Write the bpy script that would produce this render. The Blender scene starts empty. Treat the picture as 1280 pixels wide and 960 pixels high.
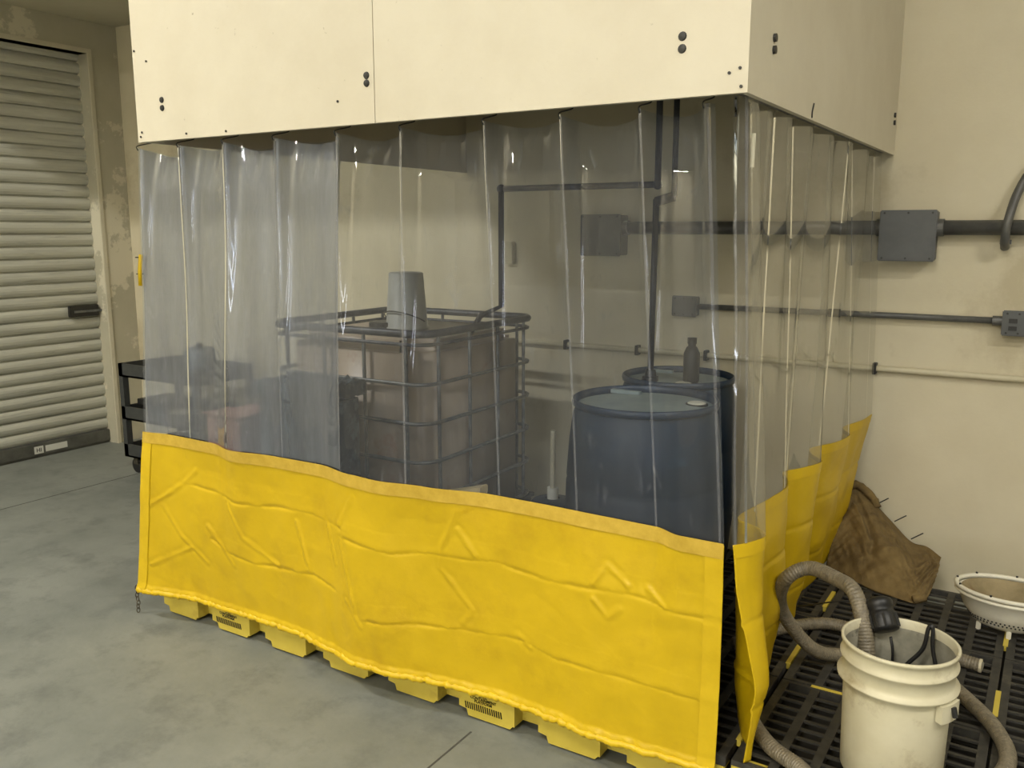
import bpy, bmesh, math, random
from mathutils import Vector, Matrix, noise
random.seed(7)
C = bpy.context.scene.collection
S = bpy.context.scene
PI = math.pi

# ------------------------------------------------------------------ camera
cam_d = bpy.data.cameras.new('camera'); cam = bpy.data.objects.new('camera', cam_d); C.objects.link(cam)
cam_d.sensor_width = 36; cam_d.lens = 1098 / 1280 * 36; cam_d.clip_start = .02
right = Vector((0.84894522, 0.52848085, 0)); up = Vector((-0.09149064, 0.14696946, 0.98490073))
fwd = Vector((-0.52050117, 0.83612677, -0.17312007))
m = Matrix((right, up, -fwd)).transposed().to_4x4(); m.translation = (0, 0, 1.57)
cam.matrix_world = m
S.camera = cam
# ------------------------------------------------------------------ light
S.view_settings.view_transform = 'Standard'; S.view_settings.look = 'None'
S.view_settings.gamma = 1; S.view_settings.use_curve_mapping = False
S.view_settings.exposure = -0.70
w = bpy.data.worlds.new('world'); S.world = w; w.use_nodes = True
w.node_tree.nodes['Background'].inputs[0].default_value = (.75, .74, .68, 1)
w.node_tree.nodes['Background'].inputs[1].default_value = .25

def area(name, loc, size, power, col, rot=(0, 0, 0)):
    d = bpy.data.lights.new(name, 'AREA'); d.shape = 'RECTANGLE'; d.size, d.size_y = size
    d.energy = power; d.color = col
    o = bpy.data.objects.new(name, d); C.objects.link(o); o.location = loc; o.rotation_euler = rot
    return o
WARM = (1, .955, .86)
LAMPS = [(-.4, -1.0, 4.1, 185), (-4.5, .3, 4.1, 215), (-.4, -5.3, 4.1, 400), (-3.6, -5.3, 4.1, 320), (2.4, .8, 4.1, 185)]  # assumed lamps, all out of view
for i, (x, y, z, p) in enumerate(LAMPS):
    area('ceiling_lamp_light', (x, y, z - .012), (1.2, .16), p, WARM)
# assumed daylight windows, added behind the camera for highlights on the curtain
area('window_daylight', (1.4, -5.9, 1.45), (.5, 1.0), 75, (.78, .84, 1), (-PI / 2, 0, 0))
area('window_daylight', (4.2, -5.9, 1.45), (.5, 1.0), 75, (.78, .84, 1), (-PI / 2, 0, 0))

# ------------------------------------------------------------------ materials
def srgb(c):
    return tuple(((v / 255) / 12.92 if v / 255 <= .04045 else ((v / 255 + .055) / 1.055) ** 2.4) for v in c)
def mat(name, c1, c2=None, rough=.6, scale=6, detail=6, stretch=(1, 1, 1), metal=0, bump=0, bscale=40, lo=.35, hi=.65, spec=.5, c3=None, s3=2.5, m3=(.58, .66)):
    M = bpy.data.materials.new(name); M.use_nodes = True; nt = M.node_tree; N = nt.nodes; K = nt.links
    b = N['Principled BSDF']; b.inputs['Roughness'].default_value = rough; b.inputs['Metallic'].default_value = metal
    b.inputs['Specular IOR Level'].default_value = spec
    tc = N.new('ShaderNodeTexCoord'); mp = N.new('ShaderNodeMapping'); mp.inputs['Scale'].default_value = stretch
    K.new(tc.outputs['Object'], mp.inputs['Vector'])
    n = N.new('ShaderNodeTexNoise'); n.inputs['Scale'].default_value = scale; n.inputs['Detail'].default_value = detail
    n.inputs['Roughness'].default_value = .65
    K.new(mp.outputs[0], n.inputs['Vector'])
    r = N.new('ShaderNodeValToRGB'); r.color_ramp.elements[0].position = lo; r.color_ramp.elements[1].position = hi
    c2 = c2 or c1
    r.color_ramp.elements[0].color = (*srgb(c1), 1); r.color_ramp.elements[1].color = (*srgb(c2), 1)
    K.new(n.outputs['Fac'], r.inputs[0]); out = r.outputs[0]
    if c3:
        n3 = N.new('ShaderNodeTexNoise'); n3.inputs['Scale'].default_value = s3; n3.inputs['Detail'].default_value = 8
        n3.inputs['Roughness'].default_value = .7
        K.new(mp.outputs[0], n3.inputs['Vector'])
        r3 = N.new('ShaderNodeValToRGB'); r3.color_ramp.elements[0].position = m3[0]; r3.color_ramp.elements[1].position = m3[1]
        K.new(n3.outputs['Fac'], r3.inputs[0])
        mx = N.new('ShaderNodeMix'); mx.data_type = 'RGBA'
        K.new(r3.outputs[0], mx.inputs[0]); K.new(out, mx.inputs[6]); mx.inputs[7].default_value = (*srgb(c3), 1)
        out = mx.outputs[2]
    K.new(out, b.inputs['Base Color'])
    if bump:
        nb = N.new('ShaderNodeTexNoise'); nb.inputs['Scale'].default_value = bscale; nb.inputs['Detail'].default_value = 4
        K.new(tc.outputs['Object'], nb.inputs['Vector'])
        bp = N.new('ShaderNodeBump'); bp.inputs['Strength'].default_value = bump; bp.inputs['Distance'].default_value = .01
        K.new(nb.outputs['Fac'], bp.inputs['Height']); K.new(bp.outputs[0], b.inputs['Normal'])
    return M
M = {}
M['hood'] = mat('painted_plywood', (200, 192, 171), (207, 200, 180), .55, 3, bump=.05, bscale=60, c3=(150, 142, 118), s3=26, m3=(.67, .74))
M['hood_edge'] = mat('plywood_edge', (120, 104, 74), (150, 134, 100), .8, 20)
M['wall'] = mat('painted_drywall', (196, 187, 160), (206, 198, 172), .75, 1.6, bump=.06, bscale=90, c3=(184, 174, 146), s3=.9)
M['wall_left'] = mat('patched_drywall', (170, 165, 144), (180, 175, 154), .8, 2, bump=.06, bscale=80, c3=(204, 198, 176), s3=1.7, m3=(.54, .57))
M['ceiling'] = mat('ceiling_paint', (178, 172, 150), (186, 181, 160), .85, 2)
M['floor'] = mat('grey_concrete', (112, 116, 110), (130, 133, 126), .55, 2.2, detail=10, bump=.08, bscale=50, c3=(100, 103, 99), s3=5, m3=(.5, .7))
M['joint'] = mat('floor_crack', (66, 66, 62), (80, 80, 74), .9, 30)
M['door'] = mat('galvanised_door', (174, 174, 162), (194, 194, 180), .5, 3, stretch=(1, .4, 8), metal=.1, c3=(156, 156, 144), s3=4)
M['door_bar'] = mat('door_bottom_bar', (82, 82, 76), (106, 106, 98), .5, 8, metal=.3)
M['door_frame'] = mat('door_frame_paint', (190, 184, 162), (200, 194, 172), .6, 5)
M['yellow'] = mat('yellow_vinyl', (198, 166, 6), (206, 173, 12), .42, 3, bump=.2, bscale=14, c3=(184, 150, 8), s3=3.2, m3=(.5, .75))
M['yellow_hem'] = mat('yellow_hem', (202, 169, 8), (212, 179, 20), .45, 12)
M['weld_band'] = mat('weld_band', (188, 156, 52), (204, 172, 66), .35, 30)
M['tray'] = mat('yellow_polyethylene', (190, 170, 62), (202, 182, 74), .5, 6, c3=(186, 164, 64), s3=8)
M['grate'] = mat('black_plastic_grate', (44, 43, 40), (62, 60, 54), .6, 25, c3=(76, 72, 62), s3=9)
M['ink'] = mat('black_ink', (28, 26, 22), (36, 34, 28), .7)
M['dark'] = mat('dark_metal', (24, 24, 24), (40, 40, 38), .4, 20)
M['box'] = mat('grey_junction_box', (78, 80, 80), (86, 88, 88), .45, 12)
M['conduit'] = mat('grey_conduit', (74, 74, 72), (92, 92, 88), .4, 14)
M['conduit_lt'] = mat('painted_conduit', (186, 178, 150), (196, 188, 162), .5, 8)
M['pipe'] = mat('black_pipe', (30, 32, 38), (44, 46, 54), .45, 14)
M['drum'] = mat('blue_polyethylene', (7, 32, 54), (10, 40, 64), .5, 5, c3=(26, 62, 86), s3=6, m3=(.6, .75))
M['drum_rim'] = mat('blue_drum_rim', (20, 40, 62), (28, 50, 74), .4, 8)
M['drum_lid'] = mat('dusty_drum_head', (126, 140, 140), (150, 160, 156), .5, 5)
M['white'] = mat('white_plastic', (212, 208, 190), (226, 222, 204), .5, 8)
M['bucket'] = mat('stained_white_plastic', (196, 189, 160), (208, 202, 176), .45, 5, c3=(160, 148, 118), s3=7, m3=(.56, .74))
M['residue'] = mat('bucket_residue', (120, 118, 104), (158, 154, 138), .6, 9, c3=(88, 86, 76), s3=14)
M['hose'] = mat('braided_hose', (102, 95, 80), (128, 119, 100), .4, 60, bump=.3, bscale=160)
M['black_rubber'] = mat('black_rubber', (16, 16, 16), (30, 30, 30), .45, 20)
M['canvas'] = mat('brown_canvas', (106, 88, 52), (126, 106, 66), .95, 7, bump=.3, bscale=60, c3=(84, 68, 40), s3=6, m3=(.5, .7))
M['tote'] = mat('clouded_tank_plastic', (158, 142, 122), (168, 152, 132), .4, 2, c3=(146, 114, 98), s3=2)
M['steel'] = mat('dull_steel_tube', (96, 98, 98), (126, 128, 126), .4, 20, metal=.5)
M['steel_dk'] = mat('dark_rim_tube', (60, 62, 68), (84, 86, 90), .4, 20, metal=.3)
M['slate'] = mat('dark_slate_plastic', (48, 58, 66), (62, 74, 82), .55, 8, c3=(90, 104, 112), s3=14, m3=(.5, .6))
M['cart'] = mat('black_cart_plastic', (48, 50, 50), (60, 62, 60), .6, 14)
M['brown'] = mat('brown_cloth', (104, 88, 74), (150, 134, 114), .9, 30)
M['card'] = mat('cardboard', (196, 176, 128), (208, 188, 140), .8, 10)
M['wall_tool'] = mat('yellow_plastic', (226, 190, 10), (236, 200, 20), .5)
M['red'] = mat('reddish_box', (150, 110, 96), (168, 126, 110), .8, 8)
M['liner'] = mat('stained_cloth', (124, 112, 82), (150, 136, 104), .95, 8, bump=.3, bscale=40, c3=(132, 110, 76), s3=9)
M['chain'] = mat('chain_steel', (70, 66, 56), (110, 104, 90), .4, 40, metal=.6)
M['pail'] = mat('grey_white_pail', (148, 149, 142), (160, 161, 154), .5, 6)
M['sign'] = mat('sticker', (200, 200, 190), (210, 210, 200), .6)
M['wood'] = mat('raw_wood', (150, 140, 120), (170, 160, 140), .8)

def lampmat():
    m = bpy.data.materials.new('lamp_diffuser'); m.use_nodes = True; b = m.node_tree.nodes['Principled BSDF']
    b.inputs['Emission Color'].default_value = (*WARM, 1); b.inputs['Emission Strength'].default_value = 9
    return m
M['lamp'] = lampmat()
def glowmat():
    m = bpy.data.materials.new('lit_window'); m.use_nodes = True; b = m.node_tree.nodes['Principled BSDF']
    b.inputs['Emission Color'].default_value = (.78, .84, 1, 1); b.inputs['Emission Strength'].default_value = 16  # glow added to stand for assumed daylight behind the camera
    return m
M['lit'] = glowmat()

def pvc(name, haze, tint=(.84, .86, .90), hcol=(.46, .46, .50), sx=7, gl_k=1.0):
    """clear PVC: transparent film with a glossy coat and a dusty haze in vertical streaks"""
    m = bpy.data.materials.new(name); m.use_nodes = True; nt = m.node_tree; N = nt.nodes; K = nt.links
    for n in list(N): N.remove(n)
    out = N.new('ShaderNodeOutputMaterial'); tr = N.new('ShaderNodeBsdfTransparent'); tr.inputs[0].default_value = (*tint, 1)
    df = N.new('ShaderNodeBsdfDiffuse'); df.inputs[0].default_value = (*hcol, 1)  # haze colour also paints in the veil of the room reflected by the film
    tl = N.new('ShaderNodeBsdfTranslucent'); tl.inputs[0].default_value = (*hcol, 1)
    dm = N.new('ShaderNodeMixShader'); dm.inputs[0].default_value = .25
    K.new(df.outputs[0], dm.inputs[1]); K.new(tl.outputs[0], dm.inputs[2])
    gl = N.new('ShaderNodeBsdfGlossy'); gl.inputs['Roughness'].default_value = .022
    gl.inputs[0].default_value = (1, 1, 1, 1)
    fr = N.new('ShaderNodeFresnel'); fr.inputs['IOR'].default_value = 1.5
    tc = N.new('ShaderNodeTexCoord'); mp = N.new('ShaderNodeMapping'); mp.inputs['Scale'].default_value = (1, 1, .12)
    K.new(tc.outputs['Object'], mp.inputs[0])
    n1 = N.new('ShaderNodeTexNoise'); n1.inputs['Scale'].default_value = sx; n1.inputs['Detail'].default_value = 8; n1.inputs['Roughness'].default_value = .7
    K.new(mp.outputs[0], n1.inputs['Vector'])
    mr = N.new('ShaderNodeMapRange'); mr.inputs['From Min'].default_value = .3; mr.inputs['From Max'].default_value = .7
    mr.inputs['To Min'].default_value = haze * .65; mr.inputs['To Max'].default_value = haze * 1.4
    K.new(n1.outputs['Fac'], mr.inputs[0])
    # fine scuffs
    n2 = N.new('ShaderNodeTexNoise'); n2.inputs['Scale'].default_value = 26; n2.inputs['Detail'].default_value = 6; n2.inputs['Distortion'].default_value = 1.2
    mp2 = N.new('ShaderNodeMapping'); mp2.inputs['Scale'].default_value = (1, 1, .35); K.new(tc.outputs['Object'], mp2.inputs[0]); K.new(mp2.outputs[0], n2.inputs['Vector'])
    r2 = N.new('ShaderNodeMapRange'); r2.inputs['From Min'].default_value = .62; r2.inputs['From Max'].default_value = .75; r2.inputs['To Max'].default_value = .12
    K.new(n2.outputs['Fac'], r2.inputs[0])
    ad = N.new('ShaderNodeMath'); ad.operation = 'ADD'; ad.use_clamp = True; K.new(mr.outputs[0], ad.inputs[0]); K.new(r2.outputs[0], ad.inputs[1])
    bp = N.new('ShaderNodeBump'); bp.inputs['Strength'].default_value = .2; bp.inputs['Distance'].default_value = .006
    n3 = N.new('ShaderNodeTexNoise'); n3.inputs['Scale'].default_value = 9; n3.inputs['Detail'].default_value = 3
    mp3 = N.new('ShaderNodeMapping'); mp3.inputs['Scale'].default_value = (1, 1, .25); K.new(tc.outputs['Object'], mp3.inputs[0]); K.new(mp3.outputs[0], n3.inputs['Vector'])
    K.new(n3.outputs['Fac'], bp.inputs['Height'])
    K.new(bp.outputs[0], gl.inputs['Normal']); K.new(bp.outputs[0], fr.inputs['Normal'])
    m1 = N.new('ShaderNodeMixShader'); K.new(ad.outputs[0], m1.inputs[0]); K.new(tr.outputs[0], m1.inputs[1]); K.new(dm.outputs[0], m1.inputs[2])
    m2 = N.new('ShaderNodeMixShader'); kk = N.new('ShaderNodeMath'); kk.operation = 'MULTIPLY'; kk.inputs[1].default_value = gl_k; K.new(fr.outputs[0], kk.inputs[0]); K.new(kk.outputs[0], m2.inputs[0]); K.new(m1.outputs[0], m2.inputs[1]); K.new(gl.outputs[0], m2.inputs[2])
    K.new(m2.outputs[0], out.inputs[0])
    return m
M['pvc'] = pvc('clear_pvc', .062, tint=(.86, .91, .99), hcol=(.44, .47, .56))
M['pvc_side'] = pvc('clear_pvc_side', .08, tint=(.88, .88, .86), hcol=(.50, .49, .46), sx=11, gl_k=.2)
M['pvc_dusty'] = pvc('dusty_clear_pvc', .48, hcol=(.56, .55, .55))
M['weld'] = pvc('pvc_weld_seam', .12, hcol=(.7, .7, .76), sx=30)
M['cover_tape'] = pvc('clear_over_yellow', .5, tint=(.95, .9, .7), hcol=(.62, .47, .16), sx=20)

# ------------------------------------------------------------------ helpers
def obj(name, bm, m, parent=None, smooth=False):
    me = bpy.data.meshes.new(name); bmesh.ops.recalc_face_normals(bm, faces=bm.faces[:]); bm.to_mesh(me); bm.free()
    o = bpy.data.objects.new(name, me); C.objects.link(o); me.materials.append(m if not isinstance(m, str) else M[m])
    if smooth:
        for p in me.polygons: p.use_smooth = True
    if parent:
        o.parent = parent
        o.location = -parent.location if parent.parent is None else (0, 0, 0)
    return o
def sub(name, bm, m, parent, smooth=False):
    """child of a part: the part's origin is already at the world origin"""
    return obj(name, bm, m, parent, smooth)
def thing(name, label, cat, loc=(0, 0, 0), group=None):
    o = bpy.data.objects.new(name, None); C.objects.link(o); o.location = loc; o.empty_display_size = .05
    o['label'] = label; o['category'] = cat
    if group: o['group'] = group
    return o
def tag(o, label, cat, group=None):
    o['label'] = label; o['category'] = cat
    if group: o['group'] = group
    return o
def struct(name, bm, m, parent=None):
    o = obj(name, bm, m, parent)
    if not parent: o['kind'] = 'structure'
    return o
def box(bm, x0, x1, y0, y1, z0, z1, bev=0):
    vs = [bm.verts.new(p) for p in ((x0, y0, z0), (x1, y0, z0), (x1, y1, z0), (x0, y1, z0), (x0, y0, z1), (x1, y0, z1), (x1, y1, z1), (x0, y1, z1))]
    fs = [bm.faces.new([vs[i] for i in f]) for f in ((3, 2, 1, 0), (4, 5, 6, 7), (0, 1, 5, 4), (1, 2, 6, 5), (2, 3, 7, 6), (3, 0, 4, 7))]
    if bev:
        es = list({e for f in fs for e in f.edges})
        bmesh.ops.bevel(bm, geom=es, offset=bev, segments=2, affect='EDGES')
    return bm
def BX(*a, **k): return box(bmesh.new(), *a, **k)
def frames(pts, closed=False):
    n = len(pts); T = []
    for i in range(n):
        a = pts[i - 1] if (i or closed) else pts[0]; b = pts[(i + 1) % n] if (i < n - 1 or closed) else pts[-1]
        T.append((b - a).normalized())
    u = T[0].orthogonal().normalized(); out = []
    for t in T:
        u = (u - t * u.dot(t)).normalized(); out.append((u, t.cross(u)))
    return out
def tube(bm, pts, r, seg=10, closed=False, caps=True, rf=None):
    pts = [Vector(p) for p in pts]; F = frames(pts, closed); rings = []
    for i, (p, (u, v)) in enumerate(zip(pts, F)):
        rr = rf(i) if rf else r
        rings.append([bm.verts.new(p + (u * math.cos(2 * PI * k / seg) + v * math.sin(2 * PI * k / seg)) * rr) for k in range(seg)])
    n = len(rings)
    for i in range(n if closed else n - 1):
        A, B = rings[i], rings[(i + 1) % n]
        for k in range(seg):
            bm.faces.new((A[k], A[(k + 1) % seg], B[(k + 1) % seg], B[k]))
    if caps and not closed:
        bm.faces.new(rings[0][::-1]); bm.faces.new(rings[-1])
    return bm
def TB(pts, r, **k): return tube(bmesh.new(), pts, r, **k)
def spline(P, n=8, closed=False):
    P = [Vector(p) for p in P]; out = []; L = len(P)
    rng = range(L if closed else L - 1)
    for i in rng:
        p0 = P[(i - 1) % L] if (i > 0 or closed) else P[0] * 2 - P[1]
        p1 = P[i]; p2 = P[(i + 1) % L]
        p3 = P[(i + 2) % L] if (i < L - 2 or closed) else P[-1] * 2 - P[-2]
        for k in range(n):
            t = k / n
            out.append(.5 * ((2 * p1) + (p2 - p0) * t + (2 * p0 - 5 * p1 + 4 * p2 - p3) * t * t + (3 * p1 - p0 - 3 * p2 + p3) * t ** 3))
    if not closed: out.append(P[-1])
    return out
def lathe(bm, prof, c=(0, 0, 0), seg=48, sx=1, sy=1, close=False):
    rings = []
    for r, z in prof:
        if r < 1e-6: rings.append([bm.verts.new((c[0], c[1], c[2] + z))])
        else: rings.append([bm.verts.new((c[0] + r * sx * math.cos(2 * PI * k / seg), c[1] + r * sy * math.sin(2 * PI * k / seg), c[2] + z)) for k in range(seg)])
    pr = list(zip(rings, rings[1:])) + ([(rings[-1], rings[0])] if close else [])
    for A, B in pr:
        for k in range(seg):
            a, b = A[k % len(A)], A[(k + 1) % len(A)]; c_, d = B[(k + 1) % len(B)], B[k % len(B)]
            f = [a, b, c_, d]; g = []
            for v in f:
                if v not in g: g.append(v)
            if len(g) > 2: bm.faces.new(g)
    return bm
def LT(prof, c=(0, 0, 0), **k): return lathe(bmesh.new(), prof, c, **k)
def cyl(bm, c, r, h, axis='z', seg=16):
    d = {'x': Vector((1, 0, 0)), 'y': Vector((0, 1, 0)), 'z': Vector((0, 0, 1))}[axis]
    return tube(bm, [Vector(c) - d * h / 2, Vector(c) + d * h / 2], r, seg=seg)
def prism(bm, poly, y0, y1):
    """XZ outline extruded along Y"""
    a = [bm.verts.new((x, y0, z)) for x, z in poly]; b = [bm.verts.new((x, y1, z)) for x, z in poly]
    bm.faces.new(a); bm.faces.new(b[::-1]); n = len(poly)
    for i in range(n): bm.faces.new((a[i], b[i], b[(i + 1) % n], a[(i + 1) % n]))
    return bm
def lerp1(P, t):
    if t <= P[0][0]: return P[0][1]
    for (a, x), (b, y) in zip(P, P[1:]):
        if t <= b:
            k = (t - a) / (b - a); k = k * k * (3 - 2 * k); return x + (y - x) * k
    return P[-1][1]
def text(body, size, loc, rot, m, name, parent):
    cu = bpy.data.curves.new(name, 'FONT'); cu.offset = .0002; cu.body = body; cu.size = size; cu.align_x = 'CENTER'; cu.extrude = .0004; cu.space_line = .8
    o = bpy.data.objects.new('tmp', cu); C.objects.link(o); bpy.context.view_layer.update()
    me = bpy.data.meshes.new_from_object(o.evaluated_get(bpy.context.evaluated_depsgraph_get()))
    bpy.data.objects.remove(o); me.materials.clear(); me.materials.append(M[m])
    me.transform(Matrix.Translation(loc) @ Matrix.Rotation(rot[2], 4, 'Z') @ Matrix.Rotation(rot[0], 4, 'X'))
    p = bpy.data.objects.new(name, me); C.objects.link(p); p.parent = parent
    if parent.parent is None: p.location = -parent.location
    return p

# ------------------------------------------------------------------ setting
WY, WX, CZ = 4.10, -5.87, 2.985
EX, RY = 6.0, -6.0
struct('floor', BX(WX - .2, EX + .1, RY - .1, WY + .1, -.1, 0), 'floor')
CH = 4.2        # the hall ceiling; the bay beside the booth has a dropped one at CZ
bm = bmesh.new(); box(bm, WX - .2, EX + .1, RY - .1, WY + .1, CH, CH + .1)
box(bm, WX, -2.9, 2.0, WY, CZ, CH)
struct('ceiling', bm, 'ceiling')
struct('wall_back', BX(WX, EX, WY, WY + .1, 0, CH), 'wall')
DY0, DY1, DZ = .9, 3.86, 2.77          # roller door opening in the left wall
bm = bmesh.new(); box(bm, WX - .1, WX, DY1, WY + .0, 0, CH); box(bm, WX - .1, WX, DY0, DY1, DZ, CH); box(bm, WX - .1, WX, RY, DY0, 0, CH)
struct('wall_left', bm, 'wall_left')
struct('wall_right', BX(EX, EX + .1, RY, WY, 0, CH), 'wall')
bm = bmesh.new()   # rear wall out of view, with openings for the two assumed windows
W1, W2, WZ0, WZ1 = (1.12, 1.68), (3.92, 4.48), .9, 2.0
for a, b in ((WX, W1[0]), (W1[1], W2[0]), (W2[1], EX)): box(bm, a, b, RY - .1, RY, 0, CH)
for a, b in (W1, W2): box(bm, a, b, RY - .1, RY, 0, WZ0); box(bm, a, b, RY - .1, RY, WZ1, CH)
struct('wall_rear', bm, 'wall')
for i, (a, b) in enumerate((W1, W2)):
    wd = struct('window_%d' % (i + 1), BX(a, b, RY - .06, RY - .05, WZ0, WZ1), 'lit')  # assumed pane, added out of view, glows by itself
    f = bmesh.new(); mid = (a + b) / 2
    for q in ((a, a + .04, WZ0, WZ1), (b - .04, b, WZ0, WZ1), (mid - .02, mid + .02, WZ0, WZ1)): box(f, q[0], q[1], RY - .045, RY - .01, q[2], q[3])
    box(f, a, b, RY - .045, RY - .01, WZ0, WZ0 + .04); box(f, a, b, RY - .045, RY - .01, WZ1 - .04, WZ1)
    struct('window_frame', f, 'door_frame', wd)
# expansion joints cut in the slab
struct('trim_1', BX(-5.01, -5.004, -5.9, 3.6, 0, .0012), 'joint')
struct('trim_2', BX(-1.463, -1.457, -5.9, 2.1, 0, .0012), 'joint')

# roller shutter door
bm = bmesh.new(); pitch = .0845; z = .10; prof = []
while z < DZ + .1:
    prof += [(-.012, z), (-.012, z + .008), (.008, z + .011), (.017, z + .028), (.020, z + .045), (.017, z + .062), (.008, z + .080), (-.012, z + .083)]; z += pitch
XD = WX - .115
A = [bm.verts.new((XD + d, DY0, q)) for d, q in prof]; B = [bm.verts.new((XD + d, DY1 - .0, q)) for d, q in prof]
for i in range(len(prof) - 1): bm.faces.new((A[i], B[i], B[i + 1], A[i + 1]))
dr = struct('door_1', bm, 'door')
g = bmesh.new(); box(g, XD - .01, XD + .035, DY0, DY1, .015, .10, bev=.004); box(g, XD - .01, XD + .02, DY0, DY1, .0, .015)
bar = struct('bottom_bar', g, 'door_bar', dr)
lt = struct('latch', BX(XD + .018, XD + .05, DY1 - .24, DY1 - .02, .955, 1.035, bev=.004), 'dark', dr); lt['label'] = 'dark metal slide latch'
struct('latch_bolt', BX(XD + .05, XD + .058, DY1 - .21, DY1 + .0, .985, 1.0), 'steel', lt)
st = struct('sticker', BX(XD + .0355, XD + .037, 3.36, 3.52, .035, .078), 'sign', dr); st['label'] = 'small white sticker on the bottom bar'
g = bmesh.new(); box(g, XD + .0355, XD + .037, 3.28, 3.345, .03, .082)
struct('logo_patch', g, 'sign', dr)
text('HI', .04, (XD + .0378, 3.312, .042), (PI / 2, 0, PI / 2), 'ink', 'sticker_letters', dr)
g = bmesh.new()
box(g, WX - .22, WX + .010, DY1 + .002, DY1 + .03, 0, DZ + .03); box(g, WX - .1, WX + .012, DY0 - .05, DY0, 0, DZ + .03); box(g, WX - .1, WX + .012, DY0, DY1, DZ, DZ + .03)
struct('trim_3', g, 'door_frame')
struct('trim_5', BX(WX - .24, WX - .1, DY0, DY1, DZ - .02, DZ + .05), 'dark')

# assumed ceiling lamps (fixtures added over the room, out of view)
for i, (x, y, z, p) in enumerate(LAMPS):
    t = thing('ceiling_lamp', ['linear ceiling lamp nearest the curtain booth corner', 'linear ceiling lamp nearest the roller door', 'linear ceiling lamp deeper in the room on the right row', 'linear ceiling lamp farthest back on the roller door side', 'linear ceiling lamp nearest the right of the back wall'][i], 'ceiling lamp', (x, y, z), 'linear ceiling lamps')
    obj('housing', BX(x - .62, x + .62, y - .1, y + .1, z + .012, CH + .0), 'white', t)
    obj('diffuser', BX(x - .6, x + .6, y - .08, y + .08, z, z + .012), 'lamp', t)

# ------------------------------------------------------------------ hood over the booth
HX0, HX1, HY, HZ0, HZ1 = -2.865, -.649, 2.06, 1.879, 2.975
T = .016
hood = thing('plywood_hood', 'cream painted plywood hood above the yellow and clear curtains, hung from the ceiling', 'hood', ((HX0 + HX1) / 2, HY, HZ0))
SX = -1.756
obj('front_panel', BX(HX0, SX - .0015, HY, HY + T, HZ0, HZ1), 'hood', hood)
obj('front_panel', BX(SX + .0015, HX1, HY, HY + T, HZ0, HZ1), 'hood', hood)
obj('side_panel', BX(HX1 - T, HX1, HY + T, WY, HZ0, HZ1), 'hood', hood)
obj('side_panel', BX(HX0, HX0 + T, HY + T, WY, HZ0, HZ1), 'hood', hood)
o = obj('roof_panel', BX(HX0 + T, HX1 - T, HY + T, WY, HZ1 - .5, HZ1 - .484), 'hood_edge', hood)
g = bmesh.new()
for x in (HX0 + .09, -2.3, SX, -1.2, HX1 - .09): box(g, x - .02, x + .02, HY + T, HY + T + .04, HZ0 + .06, HZ1 - .5)
box(g, HX0 + T, HX1 - T, HY + T, HY + T + .04, HZ0 + .05, HZ0 + .09)
box(g, HX1 - T - .04, HX1 - T, HY + .08, WY, HZ0 + .05, HZ0 + .09)
obj('frame', g, 'steel_dk', hood)
g = bmesh.new(); box(g, HX0 + .03, HX1 - .05, HY + .085, HY + .1, HZ0 + .012, HZ0 + .03); box(g, HX1 - .055, HX1 - .04, HY + .1, WY, HZ0 + .012, HZ0 + .03)
obj('curtain_rail', g, 'steel_dk', hood)
for x, z in [(-2.72, 2.015), (-2.72, 1.988), (-1.785, 2.015), (-1.785, 1.993), (-.81, 2.018), (-.81, 1.99)]:
    obj('bolt', lathe(bmesh.new(), [(0, -.005), (.009, -.004), (.011, 0)], (0, 0, 0), seg=12), 'dark', hood).matrix_local = \
        Matrix.Translation(Vector((x, HY, z)) - hood.location) @ Matrix.Rotation(-PI / 2, 4, 'X')
for y, z in [(2.25, 2.03), (2.25, 2.002), (4.03, 2.035), (4.03, 2.005)]:
    obj('bolt', cyl(bmesh.new(), (HX1 + .003, y, z), .010, .008, 'x'), 'dark', hood)
for x, z in [(-2.848, 1.897), (-2.84, 1.912), (-2.853, 2.19), (-.668, 1.934), (-.664, 1.893), (-.693, 1.925), (-2.79, 2.15), (-2.6, 1.895), (-2.4, 1.892), (-1.9, 1.95)]:
    obj('screw', cyl(bmesh.new(), (x, HY - .001, z), .0038, .004, 'y', 8), 'dark', hood)
for P_ in ([(HX1 + .0008, 2.66, 1.884), (HX1 + .0008, 2.66, 1.90), (HX1 + .0008, 2.675, 1.925)], [(HX1 + .0008, 2.27, 2.205), (HX1 + .0008, 2.30, 2.185), (HX1 + .0008, 2.37, 2.145)], [(HX1 + .0008, 2.345, 2.162), (HX1 + .0008, 2.365, 2.148)]):
    obj('paint_scratch', TB(spline(P_, 4), .003 if len(P_) > 2 else .006, seg=6), 'dark', hood)

# ------------------------------------------------------------------ front curtain
Z_TOP, Z_MID, Z_LOW = 1.866, .79, .105
TOP = [-2.905, -2.68, -2.449, -2.207, -1.937, -1.683, -1.392, -1.15, -.925, -.760]
tx = (-2.915, -.742); mx_ = (-2.985, -.657); lx = (-3.105, -.680)
MID = [(-2.979, 2.078), (-2.844, 2.099), (-2.609, 2.095), (-2.452, 2.053), (-2.261, 2.08), (-2.056, 2.084), (-1.879, 2.045), (-1.766, 2.035), (-1.601, 2.062), (-1.369, 2.105), (-1.202, 2.105), (-0.997, 2.099), (-0.854, 2.095), (-0.773, 2.062), (-0.658, 2.062)]
LOW = [(-3.111, 2.085), (-2.79, 2.145), (-2.47, 2.145), (-2.218, 2.14), (-2.069, 2.115), (-1.919, 2.078), (-1.839, 2.085), (-1.59, 2.13), (-1.356, 2.148), (-1.174, 2.14), (-1.052, 2.12), (-0.903, 2.125), (-0.767, 2.14), (-0.682, 2.148)]
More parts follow.
